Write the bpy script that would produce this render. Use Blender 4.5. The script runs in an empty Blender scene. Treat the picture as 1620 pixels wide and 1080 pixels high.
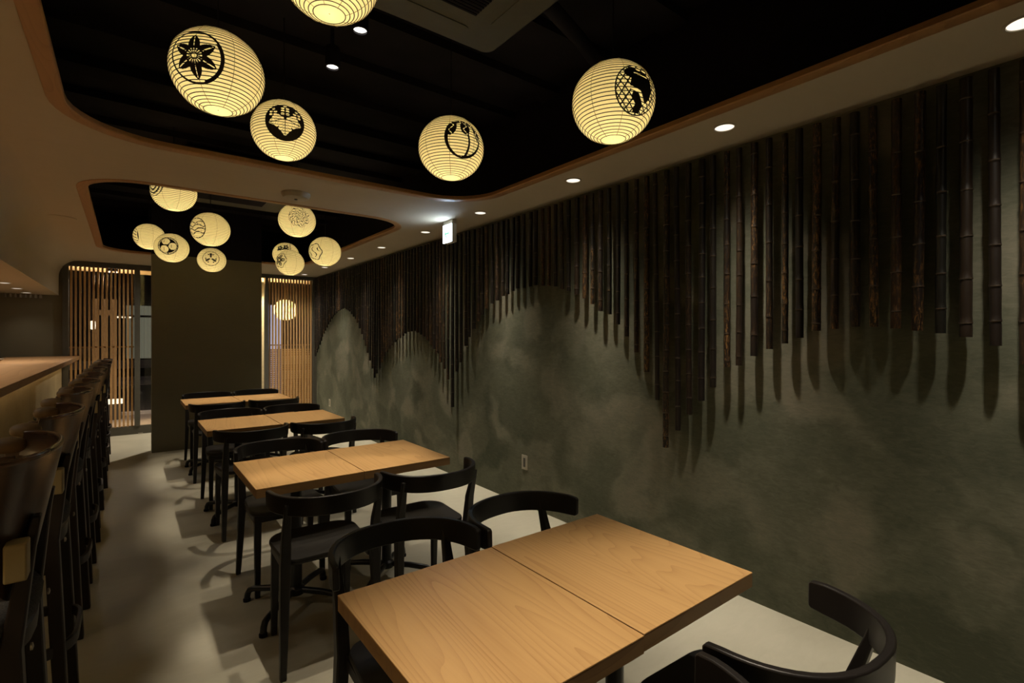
import bpy, bmesh, math, random
from mathutils import Vector, Matrix
from mathutils.geometry import tessellate_polygon

PI = math.pi
R = math.radians
S = bpy.context.scene
C = S.collection
rnd = random.Random(7)

# ------------------------------------------------------------------ camera
cd = bpy.data.cameras.new('camera')
cam = bpy.data.objects.new('camera', cd)
C.objects.link(cam)
cam.location = (0, 0, 1.40)
cam.rotation_euler = (PI / 2, 0, -R(37.5))
cd.sensor_width = 36.0
cd.lens = 795.0 / 1620.0 * 36.0
cd.shift_y = -7.5 / 1620.0
cd.clip_start = 0.02
S.camera = cam

# ------------------------------------------------------------------ view, world, exposure
S.view_settings.view_transform = 'Standard'
S.view_settings.look = 'None'
S.view_settings.gamma = 1.0
S.view_settings.use_curve_mapping = False
S.view_settings.exposure = 0.0
w = bpy.data.worlds.new('night')
S.world = w
w.use_nodes = True
w.node_tree.nodes['Background'].inputs[0].default_value = (0.25, 0.3, 0.5, 1)
w.node_tree.nodes['Background'].inputs[1].default_value = 0.01

# light levels (watts) used by the lamp builders below
WALL_W = 23.5      # row of downlights along the bamboo wall
TABLE_W, TABLE_HALF = 66.0, 18.0   # black spots over the tables, plus added bare lamps
ENTRY_W = 80.0
COUNTER_W = 42.0
BULB_E = 28.5
LED_W = 0.8
WARM = (1.0, 0.89, 0.72)

# measured-style distribution of a narrow wall downlight (angle from straight down, relative intensity)
IES_V = [0, 4, 8, 12, 16, 20, 24, 28, 32, 36, 40, 44, 48, 52, 60, 90]
IES_I = [100, 97, 86, 66, 43, 27, 16, 9, 4.6, 2.0, .8, .3, .1, 0, 0, 0]
ies_txt = bpy.data.texts.new('downlight.ies')
ies_txt.write('IESNA:LM-63-2002\nTILT=NONE\n1 1000 1 %d 1 1 2 0 0 0\n1 1 1\n' % len(IES_V)
              + ' '.join(map(str, IES_V)) + '\n0\n' + ' '.join(map(str, IES_I)) + '\n')

# ------------------------------------------------------------------ materials
def new_mat(name):
    m = bpy.data.materials.new(name)
    m.use_nodes = True
    nt = m.node_tree
    return m, nt, nt.nodes['Principled BSDF']

def N(nt, t, **kw):
    n = nt.nodes.new(t)
    for k, v in kw.items():
        setattr(n, k, v)
    return n

def ramp(nt, stops):
    n = N(nt, 'ShaderNodeValToRGB')
    e = n.color_ramp.elements
    while len(e) < len(stops):
        e.new(0.5)
    for i, (p, c) in enumerate(stops):
        e[i].position = p
        e[i].color = (*c, 1)
    return n

def coords(nt, scale=(1, 1, 1), rot=(0, 0, 0), offset_random=False):
    tc = N(nt, 'ShaderNodeTexCoord')
    src = tc.outputs['Object']
    if offset_random:
        oi = N(nt, 'ShaderNodeObjectInfo')
        mul = N(nt, 'ShaderNodeVectorMath', operation='SCALE')
        mul.inputs[0].default_value = (7.3, 11.7, 5.1)
        nt.links.new(oi.outputs['Random'], mul.inputs['Scale'])
        add = N(nt, 'ShaderNodeVectorMath', operation='ADD')
        nt.links.new(src, add.inputs[0])
        nt.links.new(mul.outputs[0], add.inputs[1])
        src = add.outputs[0]
    mp = N(nt, 'ShaderNodeMapping')
    mp.inputs['Scale'].default_value = scale
    mp.inputs['Rotation'].default_value = rot
    nt.links.new(src, mp.inputs['Vector'])
    return mp.outputs[0]

def noise(nt, vec, scale, detail=3, rough=0.55, dist=0.0):
    n = N(nt, 'ShaderNodeTexNoise')
    n.inputs['Scale'].default_value = scale
    n.inputs['Detail'].default_value = detail
    n.inputs['Roughness'].default_value = rough
    n.inputs['Distortion'].default_value = dist
    nt.links.new(vec, n.inputs['Vector'])
    return n.outputs['Fac']

def math_node(nt, op, a, b=None, clamp=False):
    n = N(nt, 'ShaderNodeMath', operation=op)
    n.use_clamp = clamp
    for i, v in enumerate((a, b)):
        if v is None:
            continue
        if isinstance(v, (int, float)):
            n.inputs[i].default_value = v
        else:
            nt.links.new(v, n.inputs[i])
    return n.outputs[0]

def mix(nt, fac, a, b, blend='MIX'):
    n = N(nt, 'ShaderNodeMix', data_type='RGBA', blend_type=blend)
    for sock, v in ((n.inputs[0], fac), (n.inputs[6], a), (n.inputs[7], b)):
        if isinstance(v, (int, float)):
            sock.default_value = v
        elif isinstance(v, tuple):
            sock.default_value = (*v, 1)
        else:
            nt.links.new(v, sock)
    return n.outputs[2]

def bump(nt, p, h, strength=0.2, dist=0.01):
    b = N(nt, 'ShaderNodeBump')
    b.inputs['Strength'].default_value = strength
    b.inputs['Distance'].default_value = dist
    nt.links.new(h, b.inputs['Height'])
    nt.links.new(b.outputs[0], p.inputs['Normal'])

def plain(name, col, rough=0.5, metal=0.0, var=0.12, scale=18.0, spec=0.5):
    m, nt, p = new_mat(name)
    v = coords(nt)
    f = noise(nt, v, scale, 3)
    dk = tuple(c * (1 - var) for c in col)
    lt = tuple(min(1, c * (1 + var)) for c in col)
    r = ramp(nt, [(0.3, dk), (0.7, lt)])
    nt.links.new(f, r.inputs[0])
    nt.links.new(r.outputs[0], p.inputs['Base Color'])
    p.inputs['Roughness'].default_value = rough
    p.inputs['Metallic'].default_value = metal
    p.inputs['Specular IOR Level'].default_value = spec
    return m

def emit(name, col, strength):
    m = bpy.data.materials.new(name)
    m.use_nodes = True
    nt = m.node_tree
    nt.nodes.clear()
    o = N(nt, 'ShaderNodeOutputMaterial')
    e = N(nt, 'ShaderNodeEmission')
    e.inputs[0].default_value = (*col, 1)
    e.inputs[1].default_value = strength
    nt.links.new(e.outputs[0], o.inputs[0])
    return m

def wood(name, light, dark, rough=0.4, along='Y', freq=26.0, wide=3.2, spec=0.4, random=True, pores=0.35):
    """plain-sawn wood: contours of a stretched noise make the cathedral grain"""
    m, nt, p = new_mat(name)
    i = 'XYZ'.index(along)
    sc = [wide] * 3
    sc[i] = wide * 0.10
    v = coords(nt, tuple(sc), offset_random=random)
    n1 = noise(nt, v, 1.0, 2, 0.45, 0.25)
    band = math_node(nt, 'FRACT', math_node(nt, 'MULTIPLY', n1, freq))
    saw = math_node(nt, 'POWER', band, 3.0)
    sc2 = [150.0] * 3
    sc2[i] = 5.0
    v2 = coords(nt, tuple(sc2), offset_random=random)
    n2 = noise(nt, v2, 1.0, 2, 0.6)
    sc3 = [9.0] * 3
    sc3[i] = 0.7
    v3 = coords(nt, tuple(sc3), offset_random=random)
    n3 = noise(nt, v3, 1.0, 2)
    t = math_node(nt, 'ADD', math_node(nt, 'MULTIPLY', saw, 0.42),
                  math_node(nt, 'MULTIPLY', n2, pores))
    t = math_node(nt, 'ADD', t, math_node(nt, 'MULTIPLY', math_node(nt, 'SUBTRACT', n3, 0.5), 0.7), True)
    r = ramp(nt, [(0.0, light), (0.45, tuple(a * .72 + b * .28 for a, b in zip(light, dark))), (1.0, dark)])
    nt.links.new(t, r.inputs[0])
    nt.links.new(r.outputs[0], p.inputs['Base Color'])
    p.inputs['Roughness'].default_value = rough
    p.inputs['Specular IOR Level'].default_value = spec
    bump(nt, p, n2, 0.06, 0.002)
    return m

def plaster(name, a, b, c, rough=0.8, scale=1.6, fine=0.12, bumpy=0.18):
    """trowelled plaster: overlapping strokes in three close tones"""
    m, nt, p = new_mat(name)
    v = coords(nt)
    warp = N(nt, 'ShaderNodeTexNoise')
    warp.inputs['Scale'].default_value = 2.2
    warp.inputs['Detail'].default_value = 7
    nt.links.new(v, warp.inputs['Vector'])
    wv = N(nt, 'ShaderNodeVectorMath', operation='MULTIPLY_ADD')
    nt.links.new(warp.outputs['Color'], wv.inputs[0])
    wv.inputs[1].default_value = (0.7, 0.7, 0.7)
    nt.links.new(v, wv.inputs[2])
    vo = N(nt, 'ShaderNodeTexVoronoi', feature='SMOOTH_F1')
    vo.inputs['Scale'].default_value = scale * 2.2
    vo.inputs['Smoothness'].default_value = 0.6
    nt.links.new(wv.outputs[0], vo.inputs['Vector'])
    n1 = noise(nt, wv.outputs[0], scale, 5, 0.6, 0.6)
    st = coords(nt, (3, 9, 26), (0.5, 0.35, 0.2))
    n2 = noise(nt, st, 2.2, 4, 0.7, 0.8)
    sep = N(nt, 'ShaderNodeSeparateColor')
    nt.links.new(vo.outputs['Color'], sep.inputs[0])
    f1 = math_node(nt, 'ADD', math_node(nt, 'MULTIPLY', sep.outputs[0], 0.45), math_node(nt, 'MULTIPLY', n1, 0.72))
    f1 = math_node(nt, 'ADD', f1, math_node(nt, 'MULTIPLY', math_node(nt, 'SUBTRACT', n2, 0.5), 0.5))
    r = ramp(nt, [(0.25, a), (0.55, b), (0.9, c)])
    nt.links.new(f1, r.inputs[0])
    nt.links.new(r.outputs[0], p.inputs['Base Color'])
    p.inputs['Roughness'].default_value = rough
    p.inputs['Specular IOR Level'].default_value = 0.25
    bump(nt, p, n2, bumpy, 0.004)
    return m

M = {}
M['wall_green'] = plaster('green_brown_trowelled_plaster', (0.062, 0.068, 0.044), (0.112, 0.116, 0.079), (0.205, 0.188, 0.138))
M['wall_dark'] = plaster('dark_olive_plaster', (0.155, 0.142, 0.098), (0.172, 0.157, 0.108), (0.19, 0.172, 0.12), scale=0.7, bumpy=0.06)
M['soffit'] = plaster('tan_ceiling_plaster', (0.45, 0.385, 0.28), (0.475, 0.405, 0.295), (0.50, 0.425, 0.31), scale=0.5, bumpy=0.03)
M['panel'] = plaster('ochre_counter_plaster', (0.30, 0.23, 0.12), (0.37, 0.29, 0.16), (0.44, 0.34, 0.19), scale=1.2, bumpy=0.15)
M['floor'] = plaster('pale_mortar', (0.375, 0.35, 0.27), (0.42, 0.395, 0.31), (0.47, 0.44, 0.35), rough=0.55, scale=0.9, bumpy=0.04)
M['black'] = plain('black_paint', (0.008, 0.006, 0.012), 0.85, var=0.3, scale=3, spec=0.2)
M['black_mid'] = plain('near_black_paint', (0.012, 0.010, 0.013), 0.8, var=0.3, scale=4, spec=0.2)
M['ac'] = plain('dark_grey_plastic', (0.085, 0.08, 0.06), 0.55, var=0.05)
M['chair'] = plain('black_stained_wood', (0.012, 0.0095, 0.0085), 0.42, var=0.25, scale=9, spec=0.45)
M['seat'] = plain('black_seat', (0.017, 0.015, 0.013), 0.5, var=0.2, scale=14, spec=0.4)
M['steel'] = plain('black_steel', (0.010, 0.010, 0.011), 0.32, var=0.15, spec=0.5)
M['oak'] = wood('oak_veneer', (0.62, 0.375, 0.155), (0.36, 0.18, 0.062), 0.42, freq=46.0, wide=3.0, pores=.42)
M['oak_edge'] = wood('oak_edge', (0.36, 0.21, 0.085), (0.20, 0.105, 0.04), 0.5, along='X', freq=18)
M['rim'] = wood('ceiling_rim_wood', (0.40, 0.215, 0.085), (0.24, 0.12, 0.045), 0.5, along='Y', random=False, wide=5)
M['counter'] = wood('counter_wood', (0.42, 0.235, 0.105), (0.22, 0.11, 0.045), 0.42, freq=14, wide=2.2, random=False)
M['slat'] = wood('lattice_wood', (0.56, 0.34, 0.155), (0.40, 0.22, 0.09), 0.5, along='Z', wide=6, random=False)
M['walnut'] = wood('dark_bent_wood', (0.075, 0.040, 0.020), (0.030, 0.016, 0.009), 0.3, along='Y', random=True, spec=0.55)
M['stool_leg'] = plain('dark_stool_wood', (0.018, 0.011, 0.009), 0.45, var=0.3, scale=8)
M['stool_rim'] = plain('polished_rim_wood', (0.11, 0.06, 0.035), 0.22, var=0.2, scale=14)
M['leather'] = plain('tan_leather', (0.20, 0.125, 0.055), 0.6, var=0.2, scale=22)
M['beige'] = plain('beige_block', (0.33, 0.26, 0.13), 0.55, var=0.08)
M['pale_wood'] = plain('pale_slat_head', (0.72, 0.50, 0.26), 0.5, var=0.08)
M['fabric'] = plain('grey_wool', (0.07, 0.066, 0.062), 0.95, var=0.45, scale=260, spec=0.1)
M['frame'] = plain('grey_door_frame', (0.075, 0.07, 0.055), 0.55, var=0.08)
M['white'] = plain('white_plastic', (0.62, 0.60, 0.54), 0.5, var=0.04)
M['cream'] = plain('cream_plastic', (0.42, 0.37, 0.28), 0.55, var=0.05)
M['outlet'] = plain('outlet_plate', (0.40, 0.37, 0.29), 0.45, var=0.04)
M['outlet_dark'] = plain('outlet_insert', (0.09, 0.085, 0.07), 0.5, var=0.05)
M['rib'] = plain('lantern_rib', (0.045, 0.026, 0.012), 0.7, var=0.2)
M['thread'] = plain('lantern_thread', (0.20, 0.15, 0.05), 0.8, var=0.2)
M['ink'] = plain('crest_ink', (0.016, 0.010, 0.007), 0.75, var=0.3)
M['metal'] = plain('small_steel', (0.45, 0.42, 0.38), 0.35, 0.9)
M['lens'] = emit('downlight_lens', (1.0, 0.90, 0.74), 1.3)
M['lens_spot'] = emit('spot_lens', (1.0, 0.93, 0.82), 4.0)
M['bulb'] = emit('lantern_bulb', (1.0, 0.86, 0.55), BULB_E)
M['bulb_street'] = emit('street_lantern_bulb', (1.0, 0.80, 0.42), 260)
M['sign'] = emit('lit_sign_panel', (0.62, 0.80, 1.0), 32.0)
M['sign_green'] = emit('lit_green_arrow', (0.36, 0.95, 0.68), 1.0)
M['led'] = emit('led_strip', (1.0, 0.66, 0.28), 3.0)
M['street'] = plain('asphalt', (0.10, 0.085, 0.08), 0.8, var=0.3, scale=30)
M['pave'] = plain('pavement', (0.33, 0.27, 0.24), 0.75, var=0.2, scale=20)
M['facade'] = plain('street_facade', (0.10, 0.085, 0.07), 0.85, var=0.25, scale=2)
M['curb'] = plain('pale_kerb', (0.55, 0.5, 0.47), 0.7)
M['lit_white'] = emit('lit_white_panel', (0.72, 0.74, 1.0), 0.7)
M['lit_curtain'] = emit('lit_curtain', (0.62, 0.60, 0.42), 0.22)
M['lit_warm'] = emit('lit_warm_panel', (1.0, 0.84, 0.58), 1.6)

def paper_mat():
    m = bpy.data.materials.new('lantern_paper')
    m.use_nodes = True
    nt = m.node_tree
    nt.nodes.clear()
    o = N(nt, 'ShaderNodeOutputMaterial')
    d = N(nt, 'ShaderNodeBsdfDiffuse')
    t = N(nt, 'ShaderNodeBsdfTranslucent')
    mx = N(nt, 'ShaderNodeMixShader')
    v = coords(nt, (1, 1, 5))
    f = noise(nt, v, 30, 4, 0.6)
    r = ramp(nt, [(0.25, (0.84, 0.73, 0.42)), (0.75, (0.92, 0.81, 0.48))])
    nt.links.new(f, r.inputs[0])
    nt.links.new(r.outputs[0], d.inputs[0])
    nt.links.new(r.outputs[0], t.inputs[0])
    mx.inputs[0].default_value = 0.6
    nt.links.new(d.outputs[0], mx.inputs[1])
    nt.links.new(t.outputs[0], mx.inputs[2])
    nt.links.new(mx.outputs[0], o.inputs[0])
    return m
M['paper'] = paper_mat()

def glass_mat():
    m = bpy.data.materials.new('thin_glass')
    m.use_nodes = True
    nt = m.node_tree
    nt.nodes.clear()
    o = N(nt, 'ShaderNodeOutputMaterial')
    t = N(nt, 'ShaderNodeBsdfTransparent')
    g = N(nt, 'ShaderNodeBsdfGlossy')
    g.inputs['Roughness'].default_value = 0.0
    fr = N(nt, 'ShaderNodeFresnel')
    fr.inputs[0].default_value = 1.5
    mx = N(nt, 'ShaderNodeMixShader')
    nt.links.new(fr.outputs[0], mx.inputs[0])
    nt.links.new(t.outputs[0], mx.inputs[1])
    nt.links.new(g.outputs[0], mx.inputs[2])
    nt.links.new(mx.outputs[0], o.inputs[0])
    return m
M['glass'] = glass_mat()

def bamboo_mat():
    m, nt, p = new_mat('smoked_bamboo')
    oi = N(nt, 'ShaderNodeObjectInfo')
    v = coords(nt, (1, 1, 0.25), offset_random=True)
    n1 = noise(nt, v, 130, 6, 0.75, 0.5)
    v2 = coords(nt, (1, 1, 1), offset_random=True)
    n2 = noise(nt, v2, 2.2, 2)
    # smoked brown to black, some poles mottled with gold where the skin wore off
    base = ramp(nt, [(0.0, (0.006, 0.004, 0.0035)), (0.45, (0.011, 0.007, 0.005)), (0.8, (0.007, 0.0068, 0.005)), (1.0, (0.024, 0.012, 0.006))])
    nt.links.new(oi.outputs['Random'], base.inputs[0])
    gold = math_node(nt, 'MULTIPLY', math_node(nt, 'SUBTRACT', n1, 0.5), 7.0, True)
    area = math_node(nt, 'MULTIPLY', math_node(nt, 'SUBTRACT', n2, 0.36), 4.0, True)
    who = math_node(nt, 'FRACT', math_node(nt, 'MULTIPLY', oi.outputs['Random'], 17.0))
    fac = math_node(nt, 'MULTIPLY', math_node(nt, 'MULTIPLY', gold, area), math_node(nt, 'SUBTRACT', math_node(nt, 'MULTIPLY', who, 1.5), 0.4, True), True)
    col = mix(nt, fac, base.outputs[0], (0.30, 0.15, 0.045))
    nt.links.new(col, p.inputs['Base Color'])
    p.inputs['Roughness'].default_value = 0.38
    p.inputs['Specular IOR Level'].default_value = 0.5
    bump(nt, p, n1, 0.12, 0.002)
    return m
M['bamboo'] = bamboo_mat()
M['bamboo_node'] = plain('bamboo_node', (0.075, 0.055, 0.04), 0.45, var=0.3, scale=60)

# ------------------------------------------------------------------ mesh helpers
class MB:
    def __init__(s):
        s.v, s.f, s.mi, s.cur = [], [], {}, 0
    def add(s, vs, fs):
        o = len(s.v)
        if s.cur:
            for q in range(len(fs)):
                s.mi[len(s.f) + q] = s.cur
        s.v += [tuple(v) for v in vs]
        s.f += [tuple(i + o for i in f) for f in fs]
    def box(s, x0, x1, y0, y1, z0, z1):
        vs = [(x, y, z) for z in (z0, z1) for y in (y0, y1) for x in (x0, x1)]
        s.add(vs, [(0, 2, 3, 1), (4, 5, 7, 6), (0, 1, 5, 4), (2, 6, 7, 3), (0, 4, 6, 2), (1, 3, 7, 5)])
        return s
    def obox(s, c, ax, ay, az):
        """box with half-axis vectors"""
        c, ax, ay, az = map(Vector, (c, ax, ay, az))
        vs = [c + ax * i + ay * j + az * k for k in (-1, 1) for j in (-1, 1) for i in (-1, 1)]
        s.add(vs, [(0, 2, 3, 1), (4, 5, 7, 6), (0, 1, 5, 4), (2, 6, 7, 3), (0, 4, 6, 2), (1, 3, 7, 5)])
        return s
    def loft(s, rings, cap=True, closed=False):
        n = len(rings[0])
        vs = [v for r in rings for v in r]
        fs = []
        m = len(rings)
        for i in range(m if closed else m - 1):
            a, b = i * n, ((i + 1) % m) * n
            for j in range(n):
                k = (j + 1) % n
                fs.append((a + j, a + k, b + k, b + j))
        if cap and not closed:
            fs.append(tuple(range(n - 1, -1, -1)))
            fs.append(tuple((m - 1) * n + j for j in range(n)))
        s.add(vs, fs)
        return s
    def lathe(s, prof, n=24, c=(0, 0, 0), cap=True):
        rings = [[(c[0] + r * math.cos(2 * PI * j / n), c[1] + r * math.sin(2 * PI * j / n), c[2] + z) for j in range(n)] for r, z in prof]
        return s.loft(rings, cap)
    def tube(s, pts, r, n=10, cap=True, closed=False):
        pts = [Vector(p) for p in pts]
        m = len(pts)
        rr = r if isinstance(r, (list, tuple)) else [r] * m
        rings = []
        up = Vector((0, 0, 1))
        for i, p in enumerate(pts):
            if closed:
                t = pts[(i + 1) % m] - pts[i - 1]
            else:
                t = pts[min(i + 1, m - 1)] - pts[max(i - 1, 0)]
            t.normalize()
            a = t.cross(up)
            if a.length < 1e-3:
                a = t.cross(Vector((0, 1, 0)))
            a.normalize()
            b = a.cross(t)
            rings.append([p + (a * math.cos(2 * PI * j / n) + b * math.sin(2 * PI * j / n)) * rr[i] for j in range(n)])
        return s.loft(rings, cap, closed)
    def prism(s, poly, z0, z1):
        n = len(poly)
        vs = [(x, y, z0) for x, y in poly] + [(x, y, z1) for x, y in poly]
        fs = [tuple(range(n - 1, -1, -1)), tuple(range(n, 2 * n))]
        fs += [(j, (j + 1) % n, n + (j + 1) % n, n + j) for j in range(n)]
        s.add(vs, fs)
        return s
    def build(s, name, m, parent=None, smooth=35, bevel=0.0, seg=2, sub=0):
        me = bpy.data.meshes.new(name)
        me.from_pydata([tuple(v) for v in s.v], [], s.f)
        for k, q in s.mi.items():
            me.polygons[k].material_index = q
        bm = bmesh.new()
        bm.from_mesh(me)
        bmesh.ops.recalc_face_normals(bm, faces=bm.faces)
        bm.to_mesh(me)
        bm.free()
        if smooth:
            me.polygons.foreach_set('use_smooth', [True] * len(me.polygons))
            me.set_sharp_from_angle(angle=R(smooth))
        ms = m if isinstance(m, (list, tuple)) else [m]
        for q in ms:
            me.materials.append(M[q] if isinstance(q, str) else q)
        o = bpy.data.objects.new(name, me)
        C.objects.link(o)
        if parent:
            o.parent = parent
        if bevel:
            b = o.modifiers.new('bevel', 'BEVEL')
            b.width = bevel
            b.segments = seg
            b.limit_method = 'ANGLE'
            b.angle_limit = R(40)
        return o

def tag(o, label, cat, group=None, kind=None):
    o['label'] = label
    o['category'] = cat
    if group:
        o['group'] = group
    if kind:
        o['kind'] = kind
    return o

def struct(o, label=None):
    o['kind'] = 'structure'
    if label:
        o['label'] = label
    return o

def thing(name, label, cat, loc=(0, 0, 0), rz=0.0, group=None):
    o = bpy.data.objects.new(name, None)
    o.empty_display_size = 0.1
    C.objects.link(o)
    o.location = loc
    o.rotation_euler = (0, 0, rz)
    return tag(o, label, cat, group)

def dup(root, loc, rz, label):
    def cp(o, parent):
        c = o.copy()
        C.objects.link(c)
        c.parent = parent
        for ch in list(o.children):
            cp(ch, c)
        return c
    r = cp(root, None)
    r.location = loc
    r.rotation_euler = (0, 0, rz)
    r['label'] = label
    return r

def rounded_rect(x0, x1, y0, y1, rad, n=8):
    """rad: one radius or four (x0y0, x1y0, x1y1, x0y1)"""
    r4 = rad if isinstance(rad, (list, tuple)) else [rad] * 4
    out = []
    for (cx, cy, a0, r) in ((x0 + r4[0], y0 + r4[0], PI, r4[0]), (x1 - r4[1], y0 + r4[1], 1.5 * PI, r4[1]),
                            (x1 - r4[2], y1 - r4[2], 0, r4[2]), (x0 + r4[3], y1 - r4[3], .5 * PI, r4[3])):
        for i in range(n + 1):
            a = a0 + .5 * PI * i / n
            out.append((cx + r * math.cos(a), cy + r * math.sin(a)))
    return out

def add_ies(parent, loc, power):
    l = bpy.data.lights.new('wall_downlight', 'SPOT')
    l.energy = power
    l.spot_size = R(110)
    l.spot_blend = .1
    l.shadow_soft_size = .022
    l.color = WARM
    l.use_nodes = True
    nt = l.node_tree
    em = [n for n in nt.nodes if n.type == 'EMISSION'][0]
    ie = nt.nodes.new('ShaderNodeTexIES')
    ie.mode = 'INTERNAL'
    ie.ies = ies_txt
    ie.inputs['Strength'].default_value = 1.0
    nt.links.new(ie.outputs['Fac'], em.inputs['Strength'])
    o = bpy.data.objects.new('wall_downlight', l)
    C.objects.link(o)
    o.parent = parent
    o.location = loc
    return o

def add_spot(name, parent, loc, power, half, blend, radius=0.025, col=WARM, aim=None):
    l = bpy.data.lights.new(name, 'SPOT')
    l.energy = power
    l.spot_size = R(half * 2)
    l.spot_blend = blend
    l.shadow_soft_size = radius
    l.color = col
    o = bpy.data.objects.new(name, l)
    C.objects.link(o)
    o.parent = parent
    o.location = loc
    if aim:
        o.rotation_euler = Vector(aim).to_track_quat('-Z', 'Y').to_euler()
    return o

# ------------------------------------------------------------------ room shell
H = 2.435           # ceiling
YB = 9.05           # street facade
XW = 2.63           # bamboo wall
Y0 = -1.6           # behind the camera
HT = 3.05           # black upper ceiling

struct(MB().box(-2.2, XW, Y0, YB + .08, -0.08, 0).build('floor', 'floor', smooth=0))
struct(MB().box(XW, XW + .12, Y0, YB + .1, 0, HT).build('wall_right', 'wall_green', smooth=0))
struct(MB().box(-2.32, -2.2, Y0, YB + .1, 0, HT).build('wall_left', 'wall_dark', smooth=0))
struct(MB().box(-2.32, XW + .12, Y0 - .12, Y0, 0, HT).build('wall_front', 'wall_dark', smooth=0))
wb = MB()
wb.box(-2.2, -.68, YB, YB + .1, 0, H + .06)
wb.box(-.68, XW, YB, YB + .1, 2.425, H + .06)
wb.box(-2.2, XW, YB, YB + .1, H + .06, HT)
wb.box(.95, 1.52, YB, YB + .1, 0, 2.425)
struct(wb.build('wall_back', 'wall_dark', smooth=0))

# partition: dark olive pier in front of the street windows
struct(MB().box(.242, 1.449, 7.44, 7.62, 0, 2.40).build('wall_partition', 'wall_dark', smooth=0))
struct(MB().box(.242, 1.449, 7.445, 7.615, 2.40, HT).build('wall_partition_top', 'black', smooth=0))

# upper ceiling: black slab with ribs (deck) and side upstands
uc = MB().box(-.75, XW, Y0, YB, HT, HT + .1)
for k in range(22):
    y = Y0 + .2 + k * .48
    uc.box(-.75, XW, y, y + .16, HT - .05, HT)
struct(uc.build('ceiling_upper', 'black_mid', smooth=0))
rc_ = MB().box(-.80, -.75, Y0, YB, H + .03, HT + .1)
rc_.box(2.27, 2.30, Y0, YB, H + .03, HT)
rc_.box(-.75, 2.27, 8.6, 8.63, H + .03, HT)
rc_.box(-.75, 2.27, Y0 + .02, Y0 + .05, H + .03, HT)
struct(rc_.build('wall_recess', 'black', smooth=0))

big = rounded_rect(-.275, 2.185, -.9, 3.375, [.5, .5, .42, .46], 10)
small = rounded_rect(-.275, 2.09, 4.15, 7.80, [.42, .40, .45, .40], 10)

def plate(outer, holes, z0, z1):
    loops = [outer] + holes
    allp = [p for l in loops for p in l]
    tri = tessellate_polygon([[Vector((x, y, 0)) for x, y in l] for l in loops])
    n = len(allp)
    mb = MB()
    vs = [(x, y, z0) for x, y in allp] + [(x, y, z1) for x, y in allp]
    fs = [tuple(t) for t in tri] + [tuple(i + n for i in t) for t in tri]
    o = 0
    for l in loops:
        m = len(l)
        for j in range(m):
            a, b = o + j, o + (j + 1) % m
            fs.append((a, b, n + b, n + a))
        o += m
    mb.add(vs, fs)
    return mb
COVE = .22
XBH = -.72
outer = [(XBH + COVE, Y0), (XW, Y0), (XW, YB), (XBH + COVE, YB)]
struct(plate(outer, [big, small], H, H + .03).build('ceiling', 'soffit', smooth=30))

# bulkhead over the counter, with a cove to the ceiling
prof = [(XBH + COVE, H + .03), (XBH + COVE, H)]
for i in range(1, 13):
    a = .5 * PI * i / 12
    prof.append((XBH + COVE - COVE * math.sin(a), H - COVE + COVE * math.cos(a)))
prof += [(XBH, 1.957), (-2.2, 1.957), (-2.2, H + .03)]
bh = MB()
bh.loft([[(x, y, z) for x, z in prof] for y in (Y0, YB)])
struct(bh.build('wall_bulkhead', 'soffit', smooth=25))

def rim(name, loop, w=.062):
    """flat wooden edging round a ceiling opening, its face a little below the plaster"""
    n = len(loop)
    P = [Vector((x, y)) for x, y in loop]
    inn = []
    for i in range(n):
        t = (P[(i + 1) % n] - P[i - 1]).normalized()
        nn = Vector((-t.y, t.x))
        inn.append(P[i] + nn * w)
    rings = []
    for off, z in ((0.0, H + .02), (0.0, H - .004), (.006, H - .007), (w - .004, H - .004), (w, H), (w, H + .022)):
        rings.append([(P[i].x + (inn[i].x - P[i].x) * off / w, P[i].y + (inn[i].y - P[i].y) * off / w, z) for i in range(n)])
    mb = MB()
    mb.loft(rings, cap=False)
    nn = n
    mb.f += [((5 * nn) + j, (5 * nn) + (j + 1) % nn, (j + 1) % nn, j) for j in range(nn)]
    return struct(mb.build(name, 'rim', smooth=30))
rim('trim_1', big)
rim('trim_2', small)

# ------------------------------------------------------------------ street front: lattice door and window
def lattice(parent, x0, x1, z0, z1, n, zmid, y=YB):
    p = (x1 - x0) / n
    s = MB()
    for i in range(n):
        xc = x0 + (i + .5) * p
        s.box(xc - .0115, xc + .0115, y - .005, y + .030, z0, z1)
    s.box(x0, x1, y + .031, y + .042, zmid - .010, zmid + .010)
    s.build('lattice', 'slat', parent, smooth=0)
    MB().box(x0, x1, y + .031, y + .042, z1 - .085, z1 - .058).build('top_rail', 'frame', parent, smooth=0)

d1 = struct(bpy.data.objects.new('door_1', None))
C.objects.link(d1)
f = MB()
f.box(-.68, -.622, YB - .03, YB + .07, 0, 2.425)
f.box(-.622, .95, YB - .03, YB + .07, 2.365, 2.425)
f.box(-.622, .95, YB - .02, YB + .06, 0, .115)
f.box(.092, .158, YB - .03, YB + .07, .115, 2.365)
f.build('door_frame', 'frame', d1, smooth=0)
lattice(d1, -.618, .088, .115, 2.365, 15, 1.255)
MB().box(-.622, .095, YB + .045, YB + .051, .115, 2.365).build('glass_pane', 'glass', d1, smooth=0)
MB().box(.158, .95, YB + .02, YB + .026, .115, 2.365).build('glass_pane', 'glass', d1, smooth=0)
MB().box(.135, .19, YB - .05, YB - .02, .001, .016).build('floor_guide', 'metal', d1, smooth=0)

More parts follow.
